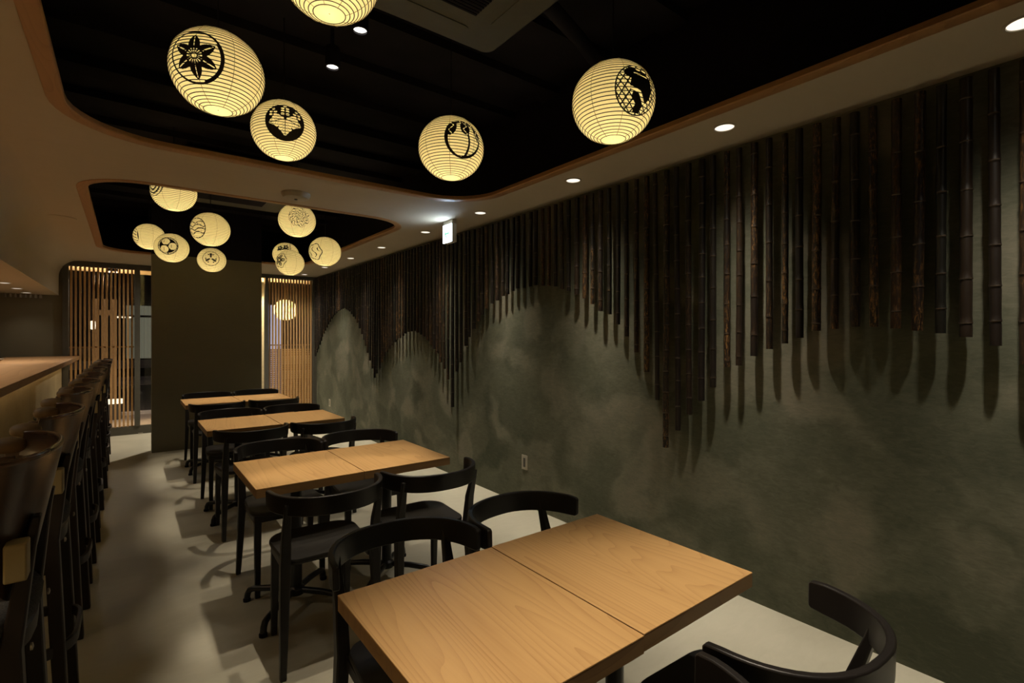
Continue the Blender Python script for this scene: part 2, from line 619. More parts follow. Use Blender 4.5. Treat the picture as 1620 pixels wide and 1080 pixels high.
w1 = struct(bpy.data.objects.new('window_1', None))
C.objects.link(w1)
f = MB()
f.box(1.52, XW, YB - .03, YB + .07, 2.375, 2.425)
f.box(1.52, XW, YB - .03, YB + .07, 0, .10)
f.box(1.812, 1.860, YB - .03, YB + .07, .10, 2.375)
f.box(2.568, XW, YB - .03, YB + .07, .10, 2.375)
f.build('window_frame', 'frame', w1, smooth=0)
lattice(w1, 1.862, 2.566, .10, 2.372, 15, 1.26)
MB().box(1.52, 2.58, YB + .045, YB + .051, .10, 2.375).build('glass_pane', 'glass', w1, smooth=0)

# ------------------------------------------------------------------ the street outside
struct(MB().box(-12, 14, YB + .08, 11.6, -.10, -.02).build('street_pavement', 'pave', smooth=0))
struct(MB().box(-12, 14, 11.6, 25, -.16, -.10).build('street_road', 'street', smooth=0))
kb = MB()
kb.box(-12, 14, 11.45, 11.62, -.10, .03)
kb.box(-12, 14, 19.4, 19.6, -.10, .06)
kb.box(-12, 14, 20.7, 20.85, -.10, .08)
kb.box(-12, 14, 22.0, 22.15, .30, .58)
struct(kb.build('street_kerb', 'curb', smooth=0))
fb = MB().box(-12, 14, 24, 24.4, -.1, 9)
for k in range(24):
    fb.box(-5 + k * .55, -4.95 + k * .55, 23.9, 24, 0, 6)
struct(fb.build('street_facade', 'facade', smooth=0))
ls = MB().box(-.30, -.03, 10.9, 11.2, .255, .315).build('low_street_light', 'lit_warm', bevel=.01)
MB().box(-.26, -.07, 10.95, 11.15, -.02, .255).build('base', 'facade', ls)
tag(ls, 'low glowing box light on the pavement beyond the lattice door', 'light')
wl = thing('wall_lamp', 'small glowing white lamp hanging in the street beyond the lattice door', 'lamp', (-.45, 11.0, 1.52))
MB().lathe([(.0, 0), (.035, .01), (.04, .07), (.035, .14), (0, .15)], 14, cap=False).build('lamp_shade', 'lit_warm', wl)
MB().tube([(0, 0, .15), (0, 0, 2.4)], .006, 6).build('cord', 'black', wl)
scr = thing('wooden_screen', 'tall pale wooden board screen standing in the street beyond the door', 'screen', (-.30, 12.0, -.1))
sb = MB()
for k in range(3):
    sb.box(-.20 + k * .13, -.10 + k * .13, 0, .03, 0, 2.2)
sb.build('board', 'oak_edge', scr, smooth=0)
MB().box(-.20, .16, .03, .06, 1.9, 2.0).build('rail', 'oak_edge', scr, smooth=0)
sw = thing('shop_window', 'dim lit curtained shop window far across the street', 'window', (.45, 23.2, -.1))
cu = MB()
for k in range(22):
    cu.box(-.45 + k * .045, -.45 + k * .045 + .034, 0, .03, .7, 2.65)
cu.build('curtain', 'lit_curtain', sw, smooth=0)
MB().box(-.55, .62, .04, .10, 0, 2.85).build('frame', 'facade', sw, smooth=0)
ev = thing('eave_lights', 'row of small white lights under an eave across the street', 'light', (-.15, 22.3, -.1))
for k in range(4):
    MB().box(-.30 + k * .16, -.20 + k * .16, 0, .05, 2.16, 2.21).build('lamp', 'lit_warm', ev, smooth=0)
MB().box(-.6, .9, .05, .6, 2.21, 2.27).build('eave', 'facade', ev, smooth=0)
MB().box(-.58, -.54, .3, .34, 0, 2.21).build('post', 'facade', ev, smooth=0)
tw = thing('twin_lamp', 'twin bright bulbs just outside the top of the lattice door', 'lamp', (-.155, 9.32, 2.335))
for q in (-.03, .03):
    MB().lathe([(.001, -.02), (.014, -.014), (.018, 0), (.014, .014), (.001, .02)], 12, (q, 0, 0)).build('bulb', 'lens_spot', tw)
MB().box(-.06, .06, -.012, .012, .018, .09).build('bracket', 'black_mid', tw, bevel=.002)
MB().box(-.02, .02, -.22, .012, .08, .10).build('arm', 'black_mid', tw, bevel=.002)
add_spot('twin_lamp_light', tw, (0, 0, -.03), 80, 85, .6, .03, (1, .84, .66))
o = add_spot('added_slat_fill', None, (1.30, 9.22, 2.75), 420, 80, .5, .04, (1, .74, .36))  # unseen lamp added outside to brighten the window slats and fence
struct(MB().box(-.75, 2.7, 9.44, 9.47, 2.34, 2.75).build('street_fascia', 'pale_wood', smooth=0))
for x_, w_ in ((-.26, .8), (2.2, .8)):
    fl_ = bpy.data.lights.new('added_fascia_fill', 'AREA')  # added light without a strip, brightens the fascia behind the lattice tops
    fl_.shape = 'RECTANGLE'
    fl_.size, fl_.size_y = w_, .01
    fl_.energy = 1.6
    fl_.color = (1, .80, .52)
    fo_ = bpy.data.objects.new('added_fascia_fill', fl_)
    fo_.location = (x_, 9.36, 2.44)
    fo_.rotation_euler = (R(90), 0, 0)
    C.objects.link(fo_)

tag(MB().box(1.845, 1.96, 9.58, 9.64, -.02, 2.45).build('lit_post', plain('pale_post', (.75, .72, .62), .6), smooth=0), 'narrow pale post lit beside the right window', 'post')
tag(MB().box(2.15, 2.55, 11.2, 11.25, -.02, 2.05).build('lit_sign_panel', 'lit_white', smooth=0), 'bluish white lit panel seen through the right lattice window', 'sign')
os_ = thing('slatted_fence', 'warm lit wooden fence of horizontal slats outside the right window', 'fence', (2.35, 9.75, -.02))
fs_ = MB()
for k in range(31):
    fs_.box(-.62, .75, 0, .02, .03 + k * .038, .058 + k * .038)
fs_.build('fence_slat', 'slat', os_, smooth=0)
fp = MB()
for k in range(4):
    fp.box(-.60 + k * .42, -.56 + k * .42, .02, .06, 0, 1.25)
fp.build('fence_post', 'slat', os_, smooth=0)
l = bpy.data.lights.new('street_glow', 'POINT')
l.energy = 45
l.color = (1, .82, .62)
l.shadow_soft_size = .2
o = bpy.data.objects.new('street_glow', l)
o.location = (-.2, 10.3, 2.9)
C.objects.link(o)

# ------------------------------------------------------------------ bamboo poles on the right wall
env = [(.31, 1.30), (.393, 1.366), (.475, 1.399), (.549, 1.414), (.624, 1.425), (.699, 1.436), (.779, 1.443), (.851, 1.444), (.926, 1.436), (1.006, 1.428),
       (1.082, 1.395), (1.153, 1.367), (1.227, 1.338), (1.304, 1.30), (1.389, 1.247), (1.453, 1.237), (1.535, 1.121), (1.604, 1.04),
       (1.685, .952), (1.765, .848), (1.84, .734), (1.913, 1.013), (1.984, 1.18), (2.062, 1.301), (2.144, 1.402), (2.218, 1.482),
       (2.296, 1.552), (2.37, 1.576), (2.447, 1.628), (2.52, 1.672), (2.596, 1.704), (2.681, 1.737), (2.755, 1.757), (2.825, 1.781),
       (2.904, 1.793), (2.978, 1.80), (3.055, 1.81), (3.126, 1.805), (3.207, 1.801), (3.291, 1.803), (3.36, 1.787), (3.431, 1.765),
       (3.504, 1.753), (3.579, 1.719), (3.665, 1.696), (3.744, 1.654), (3.81, 1.60), (3.878, 1.543), (3.953, 1.474), (4.04, 1.397),
       (4.096, 1.312), (4.188, 1.151), (4.271, 1.06), (4.345, .70), (4.431, .968), (4.507, 1.073), (4.586, 1.134), (4.652, 1.225),
       (4.721, 1.27), (4.934, 1.397), (5.161, 1.468), (5.353, 1.455), (5.699, 1.343), (6.0, 1.18), (6.179, .989), (6.324, .86),
       (6.431, 1.02), (6.608, 1.25), (6.961, 1.62), (7.25, 1.77), (7.48, 1.83), (7.75, 1.80), (8.062, 1.70), (8.3, 1.56), (8.548, 1.40), (8.75, 1.22), (9.0, 1.0)]
def env_z(y):
    for (a, za), (b, zb) in zip(env, env[1:]):
        if a <= y <= b:
            return za + (zb - za) * (y - a) / (b - a)
    return env[-1][1]
ORD = ['', 'first', 'second', 'third', 'fourth', 'fifth', 'sixth', 'seventh', 'eighth', 'ninth', 'tenth', 'eleventh', 'twelfth', 'thirteenth',
       'fourteenth', 'fifteenth', 'sixteenth', 'seventeenth', 'eighteenth', 'nineteenth', 'twentieth', 'twenty-first', 'twenty-second', 'twenty-third']
known = [y for y, z in env[:59]]
ys = known[:59]
y = ys[-1] + .0765
while y < 8.98:
    ys.append(y)
    y += .0765
marks = [(1.84, 'the longest pole of the near dip'), (3.055, 'the shortest pole of the near arch'), (4.345, 'the longest pole of the middle dip'),
         (6.31, 'the longest pole of the far dip'), (7.48, 'the shortest pole of the far arch')]
mark_i = [(min(range(len(ys)), key=lambda i: abs(ys[i] - my)), t) for my, t in marks]

TOP_GAP = .032      # the poles stop a little below the ceiling
def bamboo(y, length, rad, i):
    rg = random.Random(100 + i)
    z = -.0
    n = 10
    prof = []
    nodes = []
    pos = rg.uniform(.05, .25)
    step = rg.uniform(.15, .21)
    while pos < length - .03:
        nodes.append(pos)
        pos += step * rg.uniform(.85, 1.12) * (1.0 - .25 * pos / 2.0)
    bx, by = rg.uniform(-.005, .005), rg.uniform(-.007, .007)
    ph = rg.uniform(0, 6)
    def cen(t):
        return (bx * math.sin(t * 2.3 + ph), by * math.sin(t * 1.9 + ph * 1.7))
    mb = MB()
    levels = [(0, rad)]
    for q in nodes:
        levels += [(q - .03, rad * .97), (q - .006, rad * 1.03), (q - .002, rad * 1.10), (q + .001, rad * 1.10), (q + .004, rad * .95), (q + .012, rad * 1.02)]
    levels = [l for l in levels if l[0] <= length - .004 and l[0] >= 0] + [(length, rad)]
    levels.sort()
    rings = []
    for t, r in levels:
        cx, cy = cen(t)
        rings.append([(cx + r * math.cos(2 * PI * j / n), cy + r * math.sin(2 * PI * j / n), -t) for j in range(n)])
    # hollow foot
    cx, cy = cen(length)
    rings.append([(cx + rad * .72 * math.cos(2 * PI * j / n), cy + rad * .72 * math.sin(2 * PI * j / n), -length) for j in range(n)])
    rings.append([(cx + rad * .66 * math.cos(2 * PI * j / n), cy + rad * .66 * math.sin(2 * PI * j / n), -length + .03) for j in range(n)])
    mb.loft(rings)
    for k, (t, r) in enumerate(levels[:-1]):
        if levels[k + 1][0] - t < .0035 and r > rad * 1.05:
            for j in range(n):
                mb.mi[k * n + j] = 1
    o = mb.build('bamboo_pole', ['bamboo', 'bamboo_node'], smooth=50)
    o.location = (2.585, y, H - TOP_GAP)
    return o

for i, y in enumerate(ys):
    zb = env_z(y)
    rad = rnd.uniform(.0145, .019) * (1.15 if y < 1.1 else 1.0)
    o = bamboo(y, H - TOP_GAP - zb, rad, i)
    j, t = min(mark_i, key=lambda q: abs(q[0] - i))
    if i == j:
        lab = 'dark smoked bamboo pole on the wall, ' + t
    else:
        lab = 'dark smoked bamboo pole, %s to the %s of %s' % (ORD[abs(i - j)], 'left' if i > j else 'right', t)
    tag(o, lab, 'bamboo pole', 'smoked bamboo poles hung along the green wall')

# ------------------------------------------------------------------ downlights
def make_downlight(name, label, loc, r=.046, group=None, lens='lens'):
    t = thing(name, label, 'light', loc, 0, group)
    MB().lathe([(r * 1.18, 0), (r * 1.18, -.003), (r * 1.0, -.005), (r * .96, .0)], 28, cap=False).build('trim_ring', 'cream', t)
    MB().lathe([(r * .96, -.0015), (r * .5, -.0012), (.001, -.001)], 28).build('lens', lens, t)
    return t
dn = [-.75, .285, 1.331, 2.391, 3.49, 4.462, 5.54, 6.544, 7.641, 8.719]
for i, y in enumerate(dn):
    nm = ['', 'cut by the right edge of the photo', 'the largest in view', 'second along the wall after the largest one',
          'just right of the exit sign', 'just left of the exit sign', 'second to the left of the exit sign', 'third to the left of the exit sign',
          'under the rightmost far lantern', 'last one before the lattice window'][i]
    if i == 0:
        add_ies(None, (2.345, y, H - .012), WALL_W)
        continue
    t = make_downlight('downlight', 'small round ceiling downlight by the bamboo wall, ' + nm, (2.345, y, H), group='downlights along the bamboo wall')
    add_ies(t, (0, 0, -.012), WALL_W)
for i, (x, y) in enumerate([(-1.0, 7.3), (-1.0, 8.05), (-1.0, 8.75)]):
    t = make_downlight('downlight', 'small downlight under the counter bulkhead, ' + ['nearest of the three', 'middle of the three', 'farthest of the three, by the back wall'][i],
                       (x, y, 1.957), .05, 'downlights under the counter bulkhead')
    add_spot('counter_spot', t, (0, 0, -.012), COUNTER_W * (.6, .35, .08)[i], 52, 1.0)
for k in range(9):  # extra lamps without fixtures, added to light the counter evenly
    add_spot('counter_spot', None, (-1.0, 1.3 + .7 * k, 1.94), COUNTER_W * .6, 52, 1.0)
add_spot('entry_spot', None, (1.0, 8.5, H - .02), ENTRY_W, 84, 1.0)
add_spot('entry_spot', None, (1.0, 8.5, H - .02), ENTRY_W * 1.7, 48, .8)

# black spotlights up in the recess
def make_spot(label, loc, visible=True):
    t = thing('ceiling_spotlight', label, 'spotlight', loc, 0, 'black spotlights in the ceiling recess')
    MB().lathe([(.035, .10), (.038, .09), (.038, .0), (.030, -.004), (.030, .012)], 20, cap=False).build('housing', 'black_mid', t)
    MB().lathe([(.030, .006), (.001, .004)], 20).build('lens', 'lens_spot', t)
    MB().tube([(0, 0, .10), (0, 0, HT - .05 - loc[2])], .010, 8).build('stem', 'black_mid', t)
    return t
for i, (x, y) in enumerate([(.848, 2.245), (.849, 2.638)]):
    t = make_spot(['small lit black spotlight in the recess beside the lantern cut by the frame', 'small lit black spotlight in the recess, farther and lower in the photo'][i], (x, y, 2.80))
    add_spot('table_spot', t, (0, 0, -.008), TABLE_W, TABLE_HALF, .4, .018, (1, .86, .66))
for (x, y) in [(.92, 3.03), (.92, 4.35), (.92, 4.7), (.92, 5.1), (.92, 5.5), (.92, 5.9), (.92, 6.25), (.92, 6.6)]:  # bare lamps without housings, added to spread light over the tables
    add_spot('table_spot', None, (x, y, 2.86), TABLE_W, TABLE_HALF, .4, .018, (1, .86, .66))

for (x, y) in [(.84, .55), (.90, .90), (.84, 1.25)]:  # wider bare lamps added to even out the light on the nearest pair
    add_spot('table_spot', None, (x, y, 2.86), TABLE_W * 1.4, 25, .6, .018, (1, .86, .66))

# ------------------------------------------------------------------ ceiling equipment
ac = thing('air_conditioner', 'dark ceiling cassette air conditioner inside the nearer recess', 'air conditioner', (.83, 1.41, 2.70))
MB().prism(rounded_rect(-.50, .50, -.50, .50, .05), 0, .035).build('panel', 'ac', ac, bevel=.008)
MB().prism(rounded_rect(-.42, .42, -.42, .42, .02), .035, HT - 2.70 - .08).build('body', 'black_mid', ac)
g = MB()
for k in range(34):
    y = -.285 + k * .0171
    g.box(-.29, .29, y, y + .010, -.006, .001)
g.build('grille', 'black', ac, smooth=0)
MB().prism(rounded_rect(-.335, .335, -.335, .335, .03), -.0015, .004).build('grille_frame', 'ac', ac, bevel=.002)
for s in range(4):
    a = s * PI / 2
    fl = MB()
    pts = []
    c_, s_ = math.cos(a), math.sin(a)
    def rr(px, py):
        return (px * c_ - py * s_, px * s_ + py * c_)
    poly = [rr(px, py) for px, py in rounded_rect(-.32, .32, .372, .448, .03, 5)]
    fl.prism(poly, -.004, .0).build('louvre', 'ac', ac)
ac2 = thing('air_conditioner', 'dark ceiling cassette air conditioner inside the farther recess', 'air conditioner', (.80, 5.30, 2.72))
MB().prism(rounded_rect(-.48, .48, -.48, .48, .05), 0, .035).build('panel', 'ac', ac2, bevel=.008)
MB().prism(rounded_rect(-.42, .42, -.42, .42, .02), .035, HT - 2.72 - .08).build('body', 'black_mid', ac2)
MB().box(-.29, .29, -.29, .29, -.005, .001).build('grille', 'black', ac2)
tag(MB().tube([(1.40, 1.60, 2.82), (1.75, 1.75, 2.86), (2.24, 1.96, 2.88)], .035, 12).build('drain_pipe', 'black_mid'),
    'dark pipe running from the air conditioner towards the bamboo wall', 'pipe')
tag(MB().tube([(-.15 + .05 * k, 1.35 + .06 * k, 2.80 - .10 * math.sin(k / 9 * PI) + .2) for k in range(10)], .004, 6).build('loose_cable', 'black_mid'),
    'thin dark cable sagging in the nearer ceiling recess', 'cable')

sd = thing('smoke_detector', 'round cream smoke detector on the ceiling between the two recesses', 'smoke detector', (.972, 3.833, H))
MB().lathe([(.098, 0), (.098, -.012), (.085, -.036), (.07, -.040), (.001, -.042)], 32).build('cover', 'cream', sd)
MB().lathe([(.012, -.040), (.010, -.047), (.001, -.048)], 12).build('sensor', 'outlet_dark', sd)
tag(MB().lathe([(.12, 0), (.12, -.003), (.112, -.005), (.001, -.005)], 36, (-.466, 5.86, H)).build('ceiling_hatch', 'soffit'),
    'flush round ceiling cover painted like the ceiling near the counter bulkhead', 'ceiling cover')

ex = thing('exit_sign', 'lit white exit sign with a green arrow hanging by the bamboo wall', 'exit sign', (2.29, 3.895, H))
MB().box(-.024, .024, -.078, .078, -.20, -.035).build('housing', 'white', ex, bevel=.003)
MB().box(-.020, .020, -.078, .078, -.035, -.0).build('bracket', 'cream', ex, bevel=.002)
lp_ = MB().box(-.0262, -.0245, -.074, .074, -.197, -.039).build('lit_panel', 'sign', ex, smooth=0)
ar = MB()
def aq(pts):
    ar.add([(-.0268, y, z) for y, z in pts], [tuple(range(len(pts)))])
aq([(-.040, -.107), (.030, -.107), (.030, -.127), (-.040, -.127)])
aq([(.056, -.117), (.018, -.075), (-.006, -.075), (.030, -.117)])
aq([(.056, -.117), (.030, -.117), (-.006, -.159), (.018, -.159)])
ar.build('arrow', 'sign_green', lp_, smooth=0)

# ------------------------------------------------------------------ wall sockets
def outlet(label, y, z):
    t = thing('wall_outlet', label, 'outlet', (XW, y, z))
    MB().box(-.007, 0, -.036, .036, -.06, .06).build('plate', 'outlet', t, bevel=.002)
    MB().box(-.010, -.0072, -.013, .013, -.038, .038).build('socket', 'outlet_dark', t, bevel=.001)
    return t
outlet('small wall outlet plate low on the green wall behind the nearest tables', 3.25, .357)
outlet('small wall outlet plate low on the green wall near the far window', 8.30, .325)

# ------------------------------------------------------------------ paper lanterns
def spheroid(phi, th, k=.95, r=.15):
    return (r * math.cos(phi) * math.cos(th), r * math.cos(phi) * math.sin(th), k * r * math.sin(phi))
PH = R(72.5)
NR = 28
def lantern_meshes():
    sh = MB()
    rings = []
    n = 56
    per = 4
    tot = NR * per
    for i in range(tot + 1):
        # ribs evenly spaced along the meridian
        phi = -PH + 2 * PH * i / tot
        bul = .0016 * math.sin(PI * (i % per) / per)
        rings.append([tuple(c * (1 + bul / .15) for c in spheroid(phi, 2 * PI * j / n)) for j in range(n)])
    sh.loft(rings, cap=False)
    rc, zc_ = .15 * math.cos(PH), -.95 * .15 * math.sin(PH)
    sh.loft([[(rc * q * math.cos(2 * PI * j / n), rc * q * math.sin(2 * PI * j / n), zc_ + .002 * (1 - q)) for j in range(n)] for q in (1.0, .5, .05)], cap=False)
    rb = sh
    rb.cur = 1
    for i in range(NR + 1):
        phi = -PH + 2 * PH * i / NR
        r, z = .15 * math.cos(phi), .95 * .15 * math.sin(phi)
        rb.tube([((r + .001) * math.cos(2 * PI * j / n), (r + .001) * math.sin(2 * PI * j / n), z) for j in range(n)], .0015, 6, closed=True)
    rb.cur = 2
    th = sh
    for k in range(8):
        a = 2 * PI * k / 8 + .2
        th.tube([tuple(c * 1.018 for c in spheroid(-PH + 2 * PH * i / 24, a)) for i in range(25)], .0008, 4)
    return sh
_sh = lantern_meshes()
protoL = {}

def crest_mesh(az, el, ang, fn, res):
    """ink crest laid over the paper: cells of a fine grid where fn(x, y) is true, x right, y up, unit circle"""
    az, el = R(az), R(el)
    nrm = Vector((math.cos(el) * math.cos(az), math.cos(el) * math.sin(az), math.sin(el)))
    t = Vector((-math.sin(az), math.cos(az), 0))
    b = nrm.cross(t)
    k = math.tan(R(ang))
    vid = {}
    mb = MB()
    def vert(i, j):
        if (i, j) not in vid:
            x, y = -1 + 2 * i / res, -1 + 2 * j / res
            d = (nrm + t * (x * k) + b * (y * k)).normalized()
            s = .15 / math.sqrt(d.x ** 2 + d.y ** 2 + (d.z / .95) ** 2)
            vid[(i, j)] = len(mb.v)
            mb.v.append(tuple(d * (s + .0032)))
        return vid[(i, j)]
    for i in range(res):
        for j in range(res):
            x, y = -1 + 2 * (i + .5) / res, -1 + 2 * (j + .5) / res
            if x * x + y * y <= 1.02 and fn(x, y):
                mb.f.append((vert(i, j), vert(i + 1, j), vert(i + 1, j + 1), vert(i, j + 1)))
    return mb

def ring(r, a, b):
    return a <= r <= b
def seg_d(x, y, x0, y0, x1, y1):
    dx, dy = x1 - x0, y1 - y0
    t = max(0, min(1, ((x - x0) * dx + (y - y0) * dy) / (dx * dx + dy * dy)))
    return math.hypot(x - x0 - t * dx, y - y0 - t * dy)
def arc_d(x, y, cx, cy, r):
    return abs(math.hypot(x - cx, y - cy) - r)

def c_clematis(x, y):
    r, a = math.hypot(x, y), math.atan2(y, x)
    if ring(r, .90, 1.0) or (ring(r, .84, 1.0) and x > .2 and y < .5):
        return True
    y += .02
    r, a = math.hypot(x, y), math.atan2(y, x)
    if r < .10:
        return r > .075
    if r < .24:
        return abs(math.sin(a * 8)) > .55 or r < .12
    for k in range(6):
        q = PI / 2 + k * PI / 3
        u, v = x * math.cos(q) + y * math.sin(q), -x * math.sin(q) + y * math.cos(q)
        if .18 < u < .78:
            wv = .19 * (1 - ((u - .36) / .43) ** 2) if u > .36 else .19
            if abs(v) < wv and not (abs(v) < .018 and u > .3 and u < .7):
                return True
    return False

def c_paulownia(x, y):
    r = math.hypot(x, y)
    if r > 1:
        return False
    if r > .93:
        return True
    for cx, top, n in ((0, .86, 4), (-.55, .62, 3), (.55, .62, 3)):
        for k in range(n):
            yy = top - k * .17
            for sx in ((0,) if k == 0 else (-.11, .11)):
                if (abs(x - cx - sx) / .085) ** 2 + (abs(y - yy) / .065) ** 2 < 1:
                    return False
    for q, ln, wd in ((-PI / 2, .80, .30), (-PI / 2 - 1.25, .82, .27), (-PI / 2 + 1.25, .82, .27)):
        px, py = x, y - .12
        u, v = px * math.cos(q) + py * math.sin(q), -px * math.sin(q) + py * math.cos(q)
        if 0.04 < u < ln:
            wv = wd * math.sin(PI * min(1, (u / ln) ** .8)) * (1 + .12 * math.cos(u * 26))
            if abs(v) < wv:
                if abs(v) < .014:
                    return True
                return abs(math.sin((u - abs(v) * .9) * 24)) < .16 and abs(v) < wv * .75
    return True

def c_swirls(x, y):
    r, a = math.hypot(x, y), math.atan2(y, x)
    d = math.degrees(a)
    # three drops whose tails run down and meet at the foot
    for cx, cy, rx, ry, lean in ((-.60, .46, .27, .40, .35), (.08, .52, .24, .36, 0), (.70, .42, .17, .42, -.5)):
        px, py = x - cx - lean * (y - cy) * .5, y - cy
        if (px / rx) ** 2 + (py / ry) ** 2 < 1:
            return abs(px - .09 * math.sin(py * 13)) > .03
    if 140 < d or d < -88:
        t = (d - 140 if d > 0 else d + 220) / 132
        if .98 - (.26 - .16 * t) < r < .98:
            return True
    if -92 < d < 40:
        t = (40 - d) / 130
        if .98 - (.10 + .08 * t) < r < .98:
            return True
    if 40 < d < 140 and .78 < r < .97:
        return abs(math.sin(d * .16)) > .25
    xc = .16 - .10 * math.sin((y - .3) * 3.0)
    return abs(x - xc) < .05 + .06 * max(0, -y - .4) and -.86 < y < .3

def c_crow(x, y):
    r = math.hypot(x, y)
    if r > 1:
        return False
    if r > .93:
        return True
    # heron-like dark body on a net ground
    body = ((x - .12) / .48) ** 2 + ((y - .08) / .60) ** 2 < 1 and not (y < -.1 and x < -.20 + .3 * y)
    head = (x + .30) ** 2 / .09 + (y - .56) ** 2 / .05 < 1
    tail = abs(x - .12 - .1 * y) < .16 and -.85 < y < -.4
    if body or head or tail:
        if seg_d(x, y, -.18, .52, .34, .46) < .035 or seg_d(x, y, -.32, -.02, .02, -.12) < .05 or seg_d(x, y, .02, -.12, .26, -.46) < .05:
            return False
        return True
    return abs(math.sin((x + y) * 11)) < .35 or abs(math.sin((x - y * .6) * 11)) < .35

def c_waves(x, y):
    r = math.hypot(x, y + .1)
    return ring(r, .85, .98) or ring(r, .55, .68) or ring(r, .28, .40) or r < .1
def c_band(x, y):
    return x > .80 or (abs(math.sin(y * 9 + x * 4)) < .4 and x < .7)
def c_gourds(x, y):
    r = math.hypot(x, y)
    if ring(r, .92, 1):
        return True
    for k in range(3):
        q = PI * .62 + k * 2 * PI / 3
        d = math.hypot(x - .46 * math.cos(q), y - .46 * math.sin(q))
        if d < .40:
            return d > .36 or (abs(math.sin(x * 10)) < .12 and d < .2)
    return r < .9 and not (ring(r, .78, .85))
def c_hills(x, y):
    r = math.hypot(x * 1.0, y)
    if ring(r, .90, 1):
        return True
    if r > .9:
        return False
    return any(abs(y - h - .22 * abs(math.sin(x * 3 + p))) < .045 for h, p in ((.35, 0), (.05, .8), (-.25, .2), (-.55, 1.1)))
def c_birds(x, y):
    r = math.hypot(x, y)
    if ring(r, .91, 1):
        return True
    for k in range(3):
        q = PI / 2 + k * 2 * PI / 3
        u, v = x * math.cos(q) + y * math.sin(q), -x * math.sin(q) + y * math.cos(q)
        if .10 < u < .62 and abs(v) < .07 + .1 * (u - .1):
            return True
        if .34 < u < .58 and abs(v) < .36 - abs(u - .46) * 2.0:
            return abs(abs(v) - .14) > .03
    return False
def c_peony(x, y):
    r, a = math.hypot(x, y), math.atan2(y, x)
    rr = r * (1 + .10 * math.cos(a * 8))
    if rr > .95:
        return False
    return abs(math.sin(rr * 15 + 1.3 * math.sin(a * 7 + rr * 9))) < .42
def c_plum(x, y):
    for cx, cy in ((-.4, .1), (.3, .25)):
        px, py = x - cx, y - cy
        rr, aa = math.hypot(px, py), math.atan2(py, px)
        if rr < .30 + .07 * math.cos(aa * 5):
            return rr > .08
    return seg_d(x, y, -.7, -.2, .6, .0) < .07 or seg_d(x, y, .1, 0, .5, .7) < .05
def c_rose(x, y):
    r, a = math.hypot(x, y), math.atan2(y, x)
    if r < .22:
        return r > .12
    return .55 + .25 * math.cos(a * 5) > r and abs(math.sin(a * 5)) > .3 or ring(r, .86 + .1 * math.cos(a * 5), .95 + .1 * math.cos(a * 5))
def c_lobed(x, y):
    r, a = math.hypot(x, y), math.atan2(y, x)
    e = .88 + .08 * math.cos(a * 5 + .3)
    if e - .10 < r < e:
        return True
    return r < .6 and abs(math.sin(x * 5 + 1.2 * math.sin(y * 6))) < .25 and abs(y) < .5

UP = HT - .05
def lantern(label, x, y, z, crest=None, res=64, ang=34):
    t = thing('paper_lantern', label, 'paper lantern', (x, y, z), rnd.uniform(0, .6) * 0, 'round paper lanterns hung in the ceiling recesses')
    if not protoL:
        protoL['shade'] = _sh.build('paper_shade', ['paper', 'rib', 'thread'], t, smooth=60)
        protoL['bulb'] = MB().lathe([(.001, -.03), (.018, -.026), (.028, -.012), (.03, .0), (.026, .016), (.014, .034), (.001, .038)], 12, (0, 0, -.042)).build('bulb', 'bulb', t, smooth=60)
    else:
        for k in ('shade', 'bulb'):
            c = protoL[k].copy()
            C.objects.link(c)
            c.parent = t
    MB().tube([(0, 0, .005), (0, 0, UP - z)], .0028, 6).build('cord', 'black_mid', t)
    MB().tube([(-.045, 0, .137), (.045, 0, .137)], .0022, 6).build('hanger_bar', 'black_mid', t)
    if crest:
        fn, az, el = crest
        crest_mesh(az, el, ang, fn, res).build('crest', 'ink', t, smooth=0)
    return t
lantern('large paper lantern with a six-petalled black flower crest in a ring', .263, 2.086, 2.351, (c_clematis, -124.2, -6.5), 150)
lantern('paper lantern with a black disc crest of leaves and small blossoms', .628, 2.699, 2.432, (c_paulownia, -101.2, -3.5), 130)
lantern('paper lantern with a swirling black three-tailed crest', 1.211, 2.047, 2.282, (c_swirls, -98.7, -.2), 130)
lantern('paper lantern on the right with a black bird crest on a net ground', 1.435, 1.253, 2.268, (c_crow, -102.8, -4.7), 150)
lantern('paper lantern cut off by the top edge of the photo', .484, 1.532, 2.504)
lantern('paper lantern with concentric wave arcs, top hidden by the ceiling edge', .288, 4.611, 2.503, (c_waves, -151.1, 9.5), 48)
lantern('paper lantern partly behind the three-gourd lantern, crest turned to the left', .205, 6.979, 2.526, (c_band, -165, -6), 40)
lantern('paper lantern with three round gourds in a ring, in front of another lantern', .362, 6.107, 2.294, (c_gourds, -106.3, .4), 48)
lantern('paper lantern with a hill and wave crest at its left edge', .578, 5.042, 2.327, (c_hills, -143.7, -5.2), 48)
lantern('small paper lantern with three birds in a ring in front of the dark pier', .811, 6.959, 2.317, (c_birds, -100.4, .2), 48)
lantern('paper lantern with a thin-lined peony crest below the smoke detector', 1.174, 4.588, 2.407, (c_peony, -99.1, -.1), 56)
lantern('paper lantern with plum blossoms, half hidden behind another lantern', 1.568, 6.648, 2.42, (c_plum, -115.1, 18.9), 44)
lantern('paper lantern with a small flower crest overlapping the plum blossom lantern', 1.485, 6.102, 2.244, (c_rose, -150.9, 4.9), 44)
lantern('paper lantern with a lobed round crest, nearest to the far bamboo', 1.562, 5.077, 2.242, (c_lobed, -149.3, -8.7), 48)
ol = thing('street_lantern', 'glowing round lantern hanging outside the right lattice window', 'paper lantern', (2.262, 9.62, 1.881))
for k in ('shade', 'bulb'):
    c = protoL[k].copy()
    C.objects.link(c)
    c.parent = ol
    c.scale = (1.3, 1.3, 1.3)
    if k == 'bulb':
        c.data = c.data.copy()
        c.data.materials[0] = M['bulb_street']
